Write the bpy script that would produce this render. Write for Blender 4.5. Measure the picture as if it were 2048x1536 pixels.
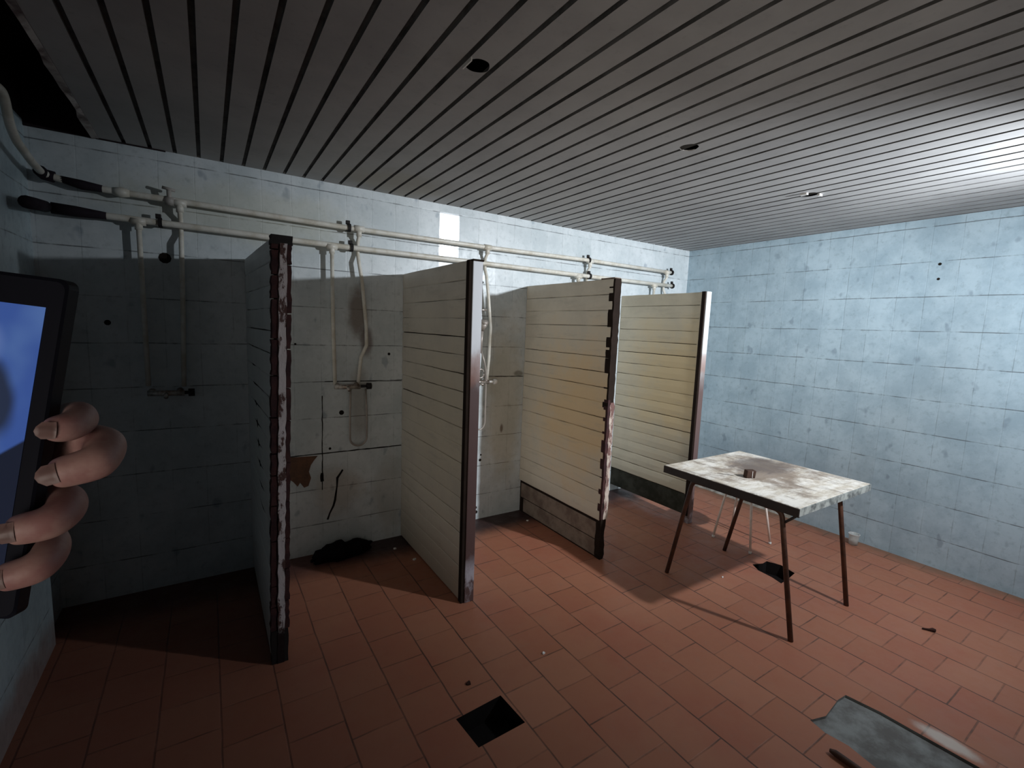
import bpy, bmesh, math, random
from mathutils import Vector, Matrix
from mathutils.geometry import delaunay_2d_cdt
random.seed(7)
for o in list(bpy.data.objects): bpy.data.objects.remove(o)
scn = bpy.context.scene
COL = scn.collection

# ------------------------------------------------------------------ camera
CAM = Vector((-4.4075, -3.3414, 1.6265))
YAW, PITCH, ROLL, FPX = 0.5778, -0.1189, 0.0378, 935.83
fw = Vector((math.sin(YAW)*math.cos(PITCH), math.cos(YAW)*math.cos(PITCH), math.sin(PITCH)))
r0 = Vector((math.cos(YAW), -math.sin(YAW), 0)); u0 = r0.cross(fw)
RT = math.cos(ROLL)*r0 + math.sin(ROLL)*u0
UP = -math.sin(ROLL)*r0 + math.cos(ROLL)*u0
cd = bpy.data.cameras.new('camera'); cam = bpy.data.objects.new('camera', cd); COL.objects.link(cam)
cd.sensor_width = 36; cd.lens = FPX/2048*36; cd.clip_start = 0.03; cd.clip_end = 60
CM = Matrix(((RT.x, UP.x, -fw.x, CAM.x), (RT.y, UP.y, -fw.y, CAM.y), (RT.z, UP.z, -fw.z, CAM.z), (0, 0, 0, 1)))
cam.matrix_world = CM
scn.camera = cam

# ------------------------------------------------------------------ world, lights, exposure
w = bpy.data.worlds.new('world'); scn.world = w; w.use_nodes = True
w.node_tree.nodes['Background'].inputs[0].default_value = (0.35, 0.42, 0.5, 1)
w.node_tree.nodes['Background'].inputs[1].default_value = 0.02
def spot(name, loc, aim, energy, cone, color, size):
    ld = bpy.data.lights.new(name, 'SPOT'); lo = bpy.data.objects.new(name, ld); COL.objects.link(lo)
    lo.location = loc; ld.energy = energy; ld.color = color; ld.shadow_soft_size = size
    ld.spot_size = math.radians(cone); ld.spot_blend = 1.0
    lo.rotation_euler = Vector(aim).to_track_quat('-Z', 'Y').to_euler()
# a hand torch held high off to the right: wide spill and bright middle of the same beam
TORCH = (-1.11, -3.55, 2.27)
spot('torch_spill', TORCH, (0.14, 1, -0.50), 190, 146, (0.88, 0.94, 1.0), 0.045)
spot('torch_beam', TORCH, (-0.11, 1, -0.14), 380, 98, (0.88, 0.94, 1.0), 0.045)
# two added dim warm fill lamps behind the camera, no real source
spot('warm_fill_mid', (-3.95, -3.95, 1.30), (0.66, 0.75, 0.10), 50, 92, (1.0, 0.90, 0.76), 0.40)
spot('warm_fill_left', (-4.80, -3.85, 1.35), (0.66, 0.75, 0.10), 36, 80, (1.0, 0.93, 0.84), 0.45)
vs = scn.view_settings
vs.view_transform = 'Standard'; vs.look = 'None'; vs.gamma = 1; vs.use_curve_mapping = False
vs.exposure = 0.0

# ------------------------------------------------------------------ node helpers
class NT:
    def __init__(s, name, rough=0.6, spec=0.4, metal=0.0):
        s.m = bpy.data.materials.new(name); s.m.use_nodes = True; s.t = s.m.node_tree
        s.b = s.t.nodes['Principled BSDF']
        s.b.inputs['Roughness'].default_value = rough; s.b.inputs['Metallic'].default_value = metal
        s.b.inputs['Specular IOR Level'].default_value = spec
        s.tc = s.t.nodes.new('ShaderNodeTexCoord')
        s.o = s.tc.outputs['Object']
    def _set(s, sock, v):
        if isinstance(v, (int, float)): sock.default_value = v
        elif isinstance(v, tuple): sock.default_value = v if len(v) == 4 or len(sock.default_value) == 3 else (*v, 1)
        else: s.t.links.new(v, sock)
    def ma(s, op, a, b=0.0, c=0.0, clamp=False):
        n = s.t.nodes.new('ShaderNodeMath'); n.operation = op; n.use_clamp = clamp
        for i, v in enumerate((a, b, c)): s._set(n.inputs[i], v)
        return n.outputs[0]
    def xyz(s, vec=None):
        n = s.t.nodes.new('ShaderNodeSeparateXYZ'); s.t.links.new(vec or s.o, n.inputs[0]); return n.outputs
    def comb(s, x, y, z):
        n = s.t.nodes.new('ShaderNodeCombineXYZ')
        for i, v in enumerate((x, y, z)): s._set(n.inputs[i], v)
        return n.outputs[0]
    def noise(s, scale=5, detail=4, rough=0.6, vec=None, stretch=None):
        v = vec or s.o
        if stretch:
            m = s.t.nodes.new('ShaderNodeMapping'); s.t.links.new(v, m.inputs[0]); m.inputs['Scale'].default_value = stretch; v = m.outputs[0]
        n = s.t.nodes.new('ShaderNodeTexNoise'); s.t.links.new(v, n.inputs['Vector'])
        n.inputs['Scale'].default_value = scale; n.inputs['Detail'].default_value = detail; n.inputs['Roughness'].default_value = rough
        return n.outputs[0]
    def mix(s, f, a, b, mode='MIX'):
        n = s.t.nodes.new('ShaderNodeMix'); n.data_type = 'RGBA'; n.blend_type = mode
        s._set(n.inputs[0], f); s._set(n.inputs[6], a); s._set(n.inputs[7], b); return n.outputs[2]
    def ss(s, v, lo, hi, a=0.0, b=1.0):
        n = s.t.nodes.new('ShaderNodeMapRange'); n.interpolation_type = 'SMOOTHSTEP'; s._set(n.inputs[0], v)
        for i, q in enumerate((lo, hi, a, b)): n.inputs[1+i].default_value = q
        return n.outputs[0]
    def white(s, vec):
        n = s.t.nodes.new('ShaderNodeTexWhiteNoise'); n.noise_dimensions = '3D'; s.t.links.new(vec, n.inputs[0]); return n.outputs
    def joint(s, c, pitch, phase, width):       # 1 on the joint line
        f = s.ma('FRACT', s.ma('DIVIDE', s.ma('SUBTRACT', c, phase), pitch))
        d = s.ma('MULTIPLY', s.ma('SUBTRACT', 0.5, s.ma('ABSOLUTE', s.ma('SUBTRACT', f, 0.5))), pitch)
        return s.ss(d, width*0.4, width, 1.0, 0.0)
    def blob(s, a, b, ca, cb, ra, rb, nz, amp=0.5, soft=0.6):
        da = s.ma('DIVIDE', s.ma('SUBTRACT', a, ca), ra); db = s.ma('DIVIDE', s.ma('SUBTRACT', b, cb), rb)
        d = s.ma('SQRT', s.ma('ADD', s.ma('MULTIPLY', da, da), s.ma('MULTIPLY', db, db)))
        d = s.ma('ADD', d, s.ma('MULTIPLY', s.ma('SUBTRACT', nz, 0.5), amp*2))
        return s.ss(d, 1-soft, 1.0, 1.0, 0.0)
    def bump(s, h, strength=0.3, dist=0.005):
        n = s.t.nodes.new('ShaderNodeBump'); s.t.links.new(h, n.inputs['Height'])
        n.inputs['Strength'].default_value = strength; n.inputs['Distance'].default_value = dist
        s.t.links.new(n.outputs[0], s.b.inputs['Normal']); return n
    def col(s, c): s._set(s.b.inputs['Base Color'], c); return s.m
    def rough(s, v): s._set(s.b.inputs['Roughness'], v)

def plain(name, c, rough=0.6, spec=0.4, metal=0.0, var=0.25, scale=8, c2=None, bump=0.15):
    n = NT(name, rough, spec, metal)
    nz = n.noise(scale, 5, 0.65)
    c2 = c2 or tuple(v*(1-var) for v in c)
    if bump: n.bump(n.noise(scale*4, 4), bump, 0.003)
    return n.col(n.mix(n.ss(nz, 0.38, 0.66), c, c2))

def tile_mat(name, axis, phase, base=(0.50, 0.60, 0.64), tint2=(0.40, 0.49, 0.54), stains=(), jv=0.35, jh=0.8, loose=None):
    n = NT(name, 0.3, 0.5)
    P = n.xyz(); a = P[axis]; z = P[2]
    nz = n.noise(3.2, 5, 0.7); nf = n.noise(22, 5, 0.75)
    st = n.noise(7, 5, 0.7, stretch=(1, 1, 0.45) if True else None)
    c = n.mix(n.ss(nz, 0.35, 0.65), base, tint2)
    c = n.mix(n.ma('MULTIPLY', n.ss(nf, 0.5, 0.72), 0.55), c, tuple(v*0.72 for v in tint2))
    c = n.mix(n.ma('MULTIPLY', n.ss(st, 0.55, 0.75), 0.3), c, tuple(min(1, v*1.12) for v in base))
    # dark flecks
    fl = n.noise(11, 2, 0.5, stretch=(1, 1, 0.7))
    c = n.mix(n.ma('MULTIPLY', n.ss(fl, 0.64, 0.74), 0.5), c, (0.16, 0.21, 0.27))
    # tile-to-tile shade
    ia = n.ma('FLOOR', n.ma('DIVIDE', n.ma('SUBTRACT', a, phase), 0.168)); iz = n.ma('FLOOR', n.ma('DIVIDE', n.ma('SUBTRACT', z, 0.215), 0.25))
    wn = n.white(n.comb(ia, iz, 3.0))
    c = n.mix(n.ma('MULTIPLY', wn[0], 0.10), c, (0.3, 0.36, 0.38))
    wob = n.ma('MULTIPLY', n.ma('SUBTRACT', n.noise(2.5, 2), 0.5), 0.012)
    jhm = n.joint(n.ma('ADD', z, wob), 0.25, 0.215, 0.0042); jvm = n.joint(n.ma('ADD', a, wob), 0.168, phase, 0.0036)
    bn = n.noise(5.5, 4, 0.7)
    c = n.mix(n.ma('MULTIPLY', n.ma('MULTIPLY', jhm, n.ss(bn, 0.36, 0.58)), jh), c, (0.07, 0.075, 0.08))
    c = n.mix(n.ma('MULTIPLY', n.ma('MULTIPLY', jvm, n.ss(bn, 0.42, 0.66)), jv), c, (0.12, 0.14, 0.15))
    sn = n.noise(6, 5, 0.65)
    for (ca, cz, ra, rz, colr, amt) in stains:
        c = n.mix(n.ma('MULTIPLY', n.blob(a, z, ca, cz, ra, rz, sn), amt), c, colr)
    n.col(c)
    # each tile tilts a little, so its gloss differs from its neighbours'
    g = n.t.nodes.new('ShaderNodeNewGeometry')
    va = n.t.nodes.new('ShaderNodeVectorMath'); va.operation = 'SUBTRACT'; n.t.links.new(wn[1], va.inputs[0]); va.inputs[1].default_value = (.5, .5, .5)
    vb = n.t.nodes.new('ShaderNodeVectorMath'); vb.operation = 'SCALE'; n.t.links.new(va.outputs[0], vb.inputs[0]); vb.inputs['Scale'].default_value = 0.035
    vc = n.t.nodes.new('ShaderNodeVectorMath'); vc.operation = 'ADD'; n.t.links.new(g.outputs['Normal'], vc.inputs[0]); n.t.links.new(vb.outputs[0], vc.inputs[1])
    rg = n.ss(nf, 0.3, 0.7, 0.28, 0.48)
    if loose:      # two loose, tilted glossy tiles
        lm = n.ma('MULTIPLY', n.ma('COMPARE', ia, loose[0], 0.5), n.ma('COMPARE', iz, loose[1], 0.9))
        ve = n.t.nodes.new('ShaderNodeVectorMath'); ve.operation = 'ADD'; n.t.links.new(vc.outputs[0], ve.inputs[0])
        n.t.links.new(n.comb(n.ma('MULTIPLY', lm, 0.02), 0.0, n.ma('MULTIPLY', lm, -0.10)), ve.inputs[1]); vc = ve
        rg = n.ma('SUBTRACT', rg, n.ma('MULTIPLY', lm, 0.16))
    vd = n.t.nodes.new('ShaderNodeVectorMath'); vd.operation = 'NORMALIZE'; n.t.links.new(vc.outputs[0], vd.inputs[0])
    bp_ = n.bump(n.ma('SUBTRACT', n.ma('MULTIPLY', nf, 0.15), n.ma('ADD', jhm, jvm)), 0.25, 0.002)
    n.t.links.new(vd.outputs[0], bp_.inputs['Normal'])
    n.rough(rg)
    return n.m

RUST = (0.12, 0.05, 0.028)
M = {}
M['wall_back'] = tile_mat('back_wall_tiles', 0, -3.77, loose=(5, 7.5), base=(0.60, 0.64, 0.66), tint2=(0.48, 0.53, 0.55), stains=[
    (-3.53, 1.70, 0.10, 0.24, (0.13, 0.08, 0.05), 0.75), (-3.47, 1.5, 0.06, 0.14, (0.10, 0.05, 0.04), 0.7),
    (-3.52, 1.05, 0.09, 0.35, (0.22, 0.17, 0.12), 0.45), (-3.66, 0.45, 0.22, 0.22, (0.30, 0.20, 0.10), 0.35),
    (-2.9, 1.2, 0.3, 1.0, (0.42, 0.36, 0.25), 0.3), (-2.3, 1.0, 0.25, 0.9, (0.36, 0.30, 0.19), 0.5),
    (-4.2, 2.25, 0.9, 0.22, (0.46, 0.44, 0.30), 0.35), (-3.3, 0.35, 0.15, 0.4, (0.28, 0.24, 0.18), 0.35),
    (-2.17, 1.24, 0.06, 0.03, (0.08, 0.07, 0.05), 0.6), (-2.32, 0.77, 0.02, 0.05, (0.10, 0.06, 0.04), 0.8)])
M['wall_right'] = tile_mat('right_wall_tiles', 1, -0.878, base=(0.44, 0.56, 0.63), tint2=(0.33, 0.44, 0.51), jv=0.4, jh=0.75)
M['wall_left'] = tile_mat('left_wall_tiles', 1, -0.1, stains=[(-1.2, 0.0, 1.6, 0.25, (0.25, 0.13, 0.10), 0.7)])
M['void'] = plain('dark_concrete', (0.028, 0.02, 0.022), 0.95, 0.1)
M['plaster'] = plain('old_plaster', (0.32, 0.30, 0.27), 0.9, 0.1)

# ceiling boards
n = NT('ceiling_boards', 0.6, 0.08)
P = n.xyz(); bi = n.ma('FLOOR', n.ma('DIVIDE', P[0], 0.11))
wn = n.white(n.comb(bi, 0.0, 1.0))
c = n.mix(n.ss(n.noise(2.2, 5, 0.65), 0.35, 0.7), (0.44, 0.435, 0.43), (0.36, 0.355, 0.355))
c = n.mix(n.ma('MULTIPLY', wn[0], 0.10), c, (0.33, 0.32, 0.32))
c = n.mix(n.ma('MULTIPLY', n.ss(n.noise(30, 4, 0.7), 0.55, 0.75), 0.3), c, (0.25, 0.25, 0.24))
nzc = n.noise(3, 4)
c = n.mix(n.ma('MULTIPLY', n.blob(P[0], P[1], -3.35, -0.25, 0.45, 0.35, nzc), 0.35), c, (0.30, 0.25, 0.15))
M['ceiling'] = n.col(c)
M['groove'] = plain('board_groove', (0.13, 0.128, 0.127), 0.8, 0.2, var=0.5)  # joint shadow put into the colour, darker than the boards

# floor tiles
n = NT('floor_tiles', 0.5, 0.35)
P = n.xyz(); pw = 0.2135
row = n.ma('FLOOR', n.ma('DIVIDE', n.ma('SUBTRACT', P[0], -1.21), pw))
par = n.ma('MODULO', n.ma('ABSOLUTE', row), 2.0)          # odd rows shift by half a tile
yy = n.ma('ADD', P[1], n.ma('MULTIPLY', n.ma('SUBTRACT', 1.0, par), pw*0.5))
wob = n.ma('MULTIPLY', n.ma('SUBTRACT', n.noise(3, 2), 0.5), 0.012)
jx = n.joint(n.ma('ADD', P[0], wob), pw, -1.21, 0.0048); jy = n.joint(n.ma('ADD', yy, wob), pw, -2.496, 0.0045)
iy = n.ma('FLOOR', n.ma('DIVIDE', n.ma('SUBTRACT', yy, -2.496), pw))
wn = n.white(n.comb(row, iy, 0.5))
c = n.mix(wn[0], (0.315, 0.122, 0.070), (0.35, 0.148, 0.088))
c = n.mix(n.ma('MULTIPLY', n.ss(n.noise(2.0, 5, 0.6), 0.4, 0.7), 0.5), c, (0.31, 0.095, 0.060))
c = n.mix(n.ma('MULTIPLY', n.ss(n.noise(14, 6, 0.75), 0.5, 0.75), 0.35), c, (0.26, 0.14, 0.10))
bn = n.noise(4, 4, 0.7)
c = n.mix(n.ma('MULTIPLY', jx, n.ss(bn, 0.3, 0.62, 0.45, 1.0)), c, (0.07, 0.035, 0.025))
c = n.mix(n.ma('MULTIPLY', jy, n.ss(bn, 0.38, 0.66, 0.2, 0.9)), c, (0.09, 0.045, 0.03))
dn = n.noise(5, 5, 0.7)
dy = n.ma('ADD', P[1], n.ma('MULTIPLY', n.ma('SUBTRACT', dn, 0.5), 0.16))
c = n.mix(n.ss(dy, -0.42, -0.15), c, (0.035, 0.018, 0.017))            # grime at the back wall foot, widened to paint in stall shadow
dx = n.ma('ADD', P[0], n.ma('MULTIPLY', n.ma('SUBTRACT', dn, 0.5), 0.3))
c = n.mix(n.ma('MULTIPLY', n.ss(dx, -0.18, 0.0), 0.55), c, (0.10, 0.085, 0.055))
c = n.mix(n.ma('MULTIPLY', n.blob(P[0], P[1], -1.9, -2.88, 0.05, 0.14, dn), 0.8), c, (0.55, 0.50, 0.45))
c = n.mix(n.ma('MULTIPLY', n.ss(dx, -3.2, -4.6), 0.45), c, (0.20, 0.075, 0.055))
n.bump(n.ma('SUBTRACT', n.ma('MULTIPLY', n.noise(20, 4), 0.3), n.ma('ADD', jx, jy)), 0.35, 0.003)
n.rough(n.ss(n.noise(9, 4), 0.3, 0.7, 0.4, 0.65))
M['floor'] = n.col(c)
M['mortar'] = plain('bare_mortar', (0.13, 0.125, 0.12), 0.9, 0.1, c2=(0.23, 0.24, 0.235), scale=7, bump=0.6)
M['pit'] = plain('black_pit', (0.012, 0.010, 0.010), 0.95, 0.1)  # pit: one near-black colour for walls and bottom

# partition boarding
def board_mat(name, base, yel, amt, zc):
    n = NT(name, 0.5, 0.35); P = n.xyz()
    nz = n.noise(3, 5, 0.65)
    c = n.mix(n.ss(nz, 0.35, 0.7), base, tuple(v*0.86 for v in base))
    c = n.mix(n.ma('MULTIPLY', n.blob(P[1], P[2], -0.25, zc, 0.8, 0.75, nz, 0.7, 0.8), amt), c, yel)
    c = n.mix(n.ma('MULTIPLY', n.ss(n.noise(9, 5, 0.7, stretch=(1, 0.35, 2.2)), 0.52, 0.72), 0.35), c, tuple(v*0.6 for v in base))
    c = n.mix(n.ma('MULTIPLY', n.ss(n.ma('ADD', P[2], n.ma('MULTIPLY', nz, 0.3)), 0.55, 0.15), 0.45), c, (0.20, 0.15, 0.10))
    n.bump(n.noise(25, 4), 0.15, 0.002)
    return n.col(c)
M['board1'] = board_mat('grey_boarding', (0.74, 0.75, 0.73), (0.60, 0.57, 0.48), 0.3, 1.0)
M['board2'] = board_mat('cream_boarding', (0.66, 0.61, 0.53), (0.60, 0.52, 0.38), 0.4, 1.1)
M['board3'] = board_mat('yellowed_boarding', (0.66, 0.60, 0.50), (0.64, 0.45, 0.24), 0.8, 1.05)
M['board4'] = board_mat('ochre_stained_boarding', (0.60, 0.54, 0.42), (0.58, 0.43, 0.22), 0.7, 1.2)
M['board_lit'] = board_mat('bounce_boarding', (0.80, 0.76, 0.68), (0.70, 0.60, 0.42), 0.4, 1.0)  # unseen torch-side faces, coloured lighter to bounce more light
M['gap'] = plain('dark_timber', (0.020, 0.013, 0.010), 0.9, 0.1)
M['skirt'] = plain('bare_grey_board', (0.24, 0.19, 0.155), 0.8, 0.15, c2=(0.15, 0.11, 0.09))
M['blackboard'] = plain('blackened_board', (0.020, 0.020, 0.013), 0.8, 0.2, c2=(0.045, 0.045, 0.035))

def cap_mat(name, zsw, soft=0.18, top=(0.62, 0.64, 0.68), low=(0.075, 0.042, 0.040)):
    n = NT(name, 0.5, 0.4); P = n.xyz()
    nz = n.noise(9, 5, 0.7, stretch=(1, 1, 0.5))
    z = n.ma('ADD', P[2], n.ma('MULTIPLY', n.ma('SUBTRACT', nz, 0.5), 0.22))
    c = n.mix(n.ss(z, zsw-soft, zsw+soft*0.6), low, top)
    c = n.mix(n.ma('MULTIPLY', n.blob(P[2], P[2], zsw-0.05, zsw-0.05, 0.16, 0.16, nz), 0.45), c, (0.26, 0.10, 0.06))
    c = n.mix(n.ma('MULTIPLY', n.ss(z, 0.33, 0.2), n.ss(nz, 0.45, 0.6)), c, (0.34, 0.32, 0.36))
    n.bump(n.noise(30, 4), 0.3, 0.002)
    return n.col(c)
M['cap2'] = cap_mat('cap_white_to_rust', 1.44)
M['cap4'] = cap_mat('cap_white_to_brown', 1.45, 0.3, top=(0.66, 0.68, 0.68), low=(0.11, 0.07, 0.065))
n = NT('peeling_plaster', 0.9, 0.1)
nz = n.noise(13, 6, 0.75, stretch=(1, 1, 0.5))
c = n.mix(n.ss(nz, 0.50, 0.56), (0.50, 0.45, 0.45), (0.09, 0.05, 0.045)); n.bump(nz, 0.8, 0.01)
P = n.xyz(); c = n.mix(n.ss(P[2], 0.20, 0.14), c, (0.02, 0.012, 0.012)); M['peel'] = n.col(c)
M['rustwood'] = plain('rust_brown_edge', (0.060, 0.026, 0.025), 0.85, 0.15, c2=(0.035, 0.018, 0.02), scale=14, bump=0.8)
n = NT('chipped_pale_strip', 0.9, 0.1)
P = n.xyz(); nz = n.noise(16, 5, 0.7, stretch=(1, 1, 0.6))
n.bump(nz, 0.6, 0.01)
c = n.mix(n.ss(nz, 0.44, 0.58), (0.48, 0.40, 0.34), (0.16, 0.09, 0.08)); M['chips'] = n.col(c)

M['pipe'] = plain('white_pipe_paint', (0.66, 0.64, 0.58), 0.4, 0.5, c2=(0.52, 0.48, 0.40), scale=10)
M['pipe_old'] = plain('grey_pipe_paint', (0.40, 0.37, 0.34), 0.5, 0.4, scale=14)
M['black'] = plain('black_rusty_metal', (0.015, 0.012, 0.012), 0.7, 0.3)
M['tape'] = plain('dark_tape', (0.020, 0.014, 0.020), 0.8, 0.2)
M['chrome'] = plain('tarnished_chrome', (0.50, 0.46, 0.43), 0.35, 0.5, metal=0.8, c2=(0.18, 0.12, 0.09), scale=18)
M['hose'] = plain('grey_hose', (0.35, 0.31, 0.28), 0.4, 0.5, metal=0.3)
M['white_plastic'] = plain('white_plastic', (0.75, 0.73, 0.70), 0.35, 0.5, var=0.1)

# table
n = NT('weathered_tabletop', 0.55, 0.4); P = n.xyz()
g1 = n.noise(4.5, 6, 0.7, stretch=(1.0, 0.9, 1)); g2 = n.noise(9, 6, 0.75, stretch=(0.5, 1.6, 1))
cm = n.blob(P[0], P[1], 0.03, 0.03, 0.46, 0.44, g1, 1.5, 0.6)
c = n.mix(n.ss(g2, 0.42, 0.62), (0.70, 0.66, 0.60), (0.50, 0.44, 0.36))
c = n.mix(n.ma('MULTIPLY', cm, 0.88), c, (0.20, 0.145, 0.105))
c = n.mix(n.ma('MULTIPLY', n.blob(P[0], P[1], 0.2, 0.12, 0.32, 0.20, g2, 0.8, 0.5), 0.8), c, (0.10, 0.075, 0.065))
c = n.mix(n.ma('MULTIPLY', n.ss(n.noise(7, 6, 0.75, stretch=(2.0, 0.5, 1)), 0.50, 0.62), 0.6), c, (0.17, 0.13, 0.10))
ex = n.ss(n.ma('ADD', P[0], n.ma('MULTIPLY', g2, 0.12)), -0.34, -0.40)
c = n.mix(n.ma('MULTIPLY', ex, n.ss(n.noise(38, 4, 0.7), 0.42, 0.6)), c, (0.13, 0.11, 0.10))
n.bump(g2, 0.3, 0.003); M['tabletop'] = n.col(c)
M['angle'] = plain('dark_iron_edge', (0.030, 0.024, 0.024), 0.6, 0.4)
M['paledge'] = plain('lit_iron_edge', (0.36, 0.38, 0.36), 0.6, 0.4, c2=(0.10, 0.11, 0.11), scale=16)  # table edge iron lightened in colour where it faces the torch
M['leg'] = plain('rusty_brown_leg', (0.085, 0.035, 0.020), 0.55, 0.4, c2=(0.035, 0.018, 0.014), scale=12)
M['stool_leg'] = plain('off_white_leg', (0.72, 0.62, 0.56), 0.5, 0.4, var=0.12)
M['cork'] = plain('brown_block', (0.05, 0.026, 0.018), 0.8, 0.2)
M['rag'] = plain('black_rag', (0.006, 0.005, 0.006), 1.0, 0.05, bump=0.6)
M['debris'] = plain('dark_debris', (0.05, 0.025, 0.02), 0.9, 0.1)
M['flake'] = plain('white_flake', (0.7, 0.68, 0.66), 0.7, 0.3)
# phone and hand
M['phone'] = plain('black_phone_plastic', (0.005, 0.005, 0.009), 0.5, 0.12, var=0.1, bump=0)
M['sleeve'] = plain('dark_sleeve_cloth', (0.012, 0.012, 0.018), 0.95, 0.1, scale=40, bump=0.5)
n = NT('skin', 0.5, 0.35)
c = n.mix(n.ss(n.noise(60, 4, 0.6), 0.4, 0.65), (0.34, 0.20, 0.175), (0.27, 0.13, 0.12))
n.b.inputs['Subsurface Weight'].default_value = 0.08; n.b.inputs['Subsurface Radius'].default_value = (0.01, 0.004, 0.003)
n.bump(n.noise(300, 3), 0.15, 0.0006); M['skin'] = n.col(c)
M['nail'] = plain('nail', (0.30, 0.18, 0.16), 0.35, 0.5, var=0.1, scale=60, bump=0)

# ------------------------------------------------------------------ mesh helpers
def link(name, bm, mats, parent=None, smooth=False):
    me = bpy.data.meshes.new(name); bmesh.ops.recalc_face_normals(bm, faces=bm.faces) if bm.faces else None
    bm.to_mesh(me); bm.free()
    if not isinstance(mats, (list, tuple)): mats = [mats]
    for m in mats: me.materials.append(m)
    if smooth:
        for p in me.polygons: p.use_smooth = True
    o = bpy.data.objects.new(name, me); COL.objects.link(o)
    if parent: o.parent = parent
    return o
def thing(name, loc, label, cat, group=None):
    o = bpy.data.objects.new(name, None); COL.objects.link(o); o.location = loc; o.empty_display_size = 0.05
    return tag(o, label, cat, group)
def tag(o, label, cat, group=None):
    o['label'] = label; o['category'] = cat
    if group: o['group'] = group
    return o
def struct(o): o['kind'] = 'structure'; return o
def box(bm, x0, x1, y0, y1, z0, z1, mi=0, bev=0.0):
    vs_ = [bm.verts.new((x, y, z)) for x in (x0, x1) for y in (y0, y1) for z in (z0, z1)]
    fs = [bm.faces.new([vs_[i] for i in q]) for q in ((0, 1, 3, 2), (4, 6, 7, 5), (0, 4, 5, 1), (2, 3, 7, 6), (0, 2, 6, 4), (1, 5, 7, 3))]
    for f in fs: f.material_index = mi
    if bev:
        es = list({e for f in fs for e in f.edges})
        bmesh.ops.bevel(bm, geom=es, offset=bev, segments=2, affect='EDGES', profile=0.5)
    return vs_
def tube(bm, pts, r, seg=12, mi=0, caps=True):
    pts = [Vector(p) for p in pts]; rs = r if isinstance(r, (list, tuple)) else [r]*len(pts)
    rings = []; prev = None
    for i, p in enumerate(pts):
        if i == 0: t = pts[1]-p
        elif i == len(pts)-1: t = p-pts[i-1]
        else: t = (pts[i+1]-p).normalized() + (p-pts[i-1]).normalized()
        t.normalize()
        if prev is None:
            a = Vector((0, 0, 1)) if abs(t.z) < 0.9 else Vector((1, 0, 0))
            nrm = t.cross(a).normalized()
        else: nrm = (prev - t*prev.dot(t)).normalized()
        prev = nrm; b = t.cross(nrm)
        rings.append([bm.verts.new(p + (nrm*math.cos(q)+b*math.sin(q))*rs[i]) for q in [2*math.pi*k/seg for k in range(seg)]])
    for A, B in zip(rings, rings[1:]):
        for k in range(seg):
            f = bm.faces.new((A[k], A[(k+1) % seg], B[(k+1) % seg], B[k])); f.material_index = mi
    if caps:
        for R in (rings[0], rings[-1]):
            f = bm.faces.new(R); f.material_index = mi
def rounded(pts, rad=0.03, seg=6):
    pts = [Vector(p) for p in pts]; out = [pts[0]]
    for a, b, c_ in zip(pts, pts[1:], pts[2:]):
        d1 = (a-b); d2 = (c_-b); r_ = min(rad, d1.length*0.45, d2.length*0.45)
        p, q = b+d1.normalized()*r_, b+d2.normalized()*r_
        for k in range(seg+1):
            t = k/seg; out.append(p*(1-t)**2 + b*2*t*(1-t) + q*t*t)
    out.append(pts[-1]); return out
def sm(bm, fn):
    b = bmesh.new(); fn(b); return b
def cdt_plane(bm, outer, holes, place, mi=0):
    co = []; ed = []
    def loop(L):
        s = len(co); co.extend(Vector(p) for p in L); ed.extend((s+i, s+(i+1) % len(L)) for i in range(len(L)))
    loop(outer)
    for h in holes: loop(h)
    vo, eo, fo, *_ = delaunay_2d_cdt(co, ed, [], 0, 1e-6)
    def inside(p, L):
        r = False
        for i in range(len(L)):
            a, b = L[i], L[(i+1) % len(L)]
            if (a[1] > p[1]) != (b[1] > p[1]) and p[0] < (b[0]-a[0])*(p[1]-a[1])/(b[1]-a[1])+a[0]: r = not r
        return r
    V = {}
    for f in fo:
        c_ = sum((vo[i] for i in f), Vector((0, 0)))/len(f)
        if not inside(c_, outer) or any(inside(c_, h) for h in holes): continue
        for i in f:
            if i not in V: V[i] = bm.verts.new(place(vo[i].x, vo[i].y))
        try:
            q = bm.faces.new([V[i] for i in f]); q.material_index = mi
        except ValueError: pass

# ------------------------------------------------------------------ room shell
H = 2.523; XL = -5.13; YF = -4.3; CE = -4.87
def slab(name, b, mat):
    bm = bmesh.new(); box(bm, *b); return struct(link(name, bm, mat))
wb = slab('wall_back', (XL-0.15, 0.15, 0, 0.15, -0.1, H+0.4), M['wall_back'])
slab('wall_right', (0, 0.15, YF, 0, -0.1, H+0.4), M['wall_right'])
bm = bmesh.new(); box(bm, XL-0.15, XL, YF, 0, -0.1, H+0.02)
box(bm, XL, -5.085, YF, -0.365, -0.1, 1.25)          # the lower wall stands a little proud
struct(link('wall_left', bm, M['wall_left']))
slab('wall_front', (XL-0.15, 0.15, YF-0.15, YF, -0.1, H+0.4), M['plaster'])
# bare dark recess above the missing ceiling boards
bm = bmesh.new(); box(bm, XL-0.15, XL, YF, 0, H+0.02, H+0.5); box(bm, XL, 0.15, YF, 0, H+0.35, H+0.5); box(bm, XL, CE+0.3, -0.012, 0.0, H-0.005, H+0.35)
struct(link('wall_upper', bm, M['void']))

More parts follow.
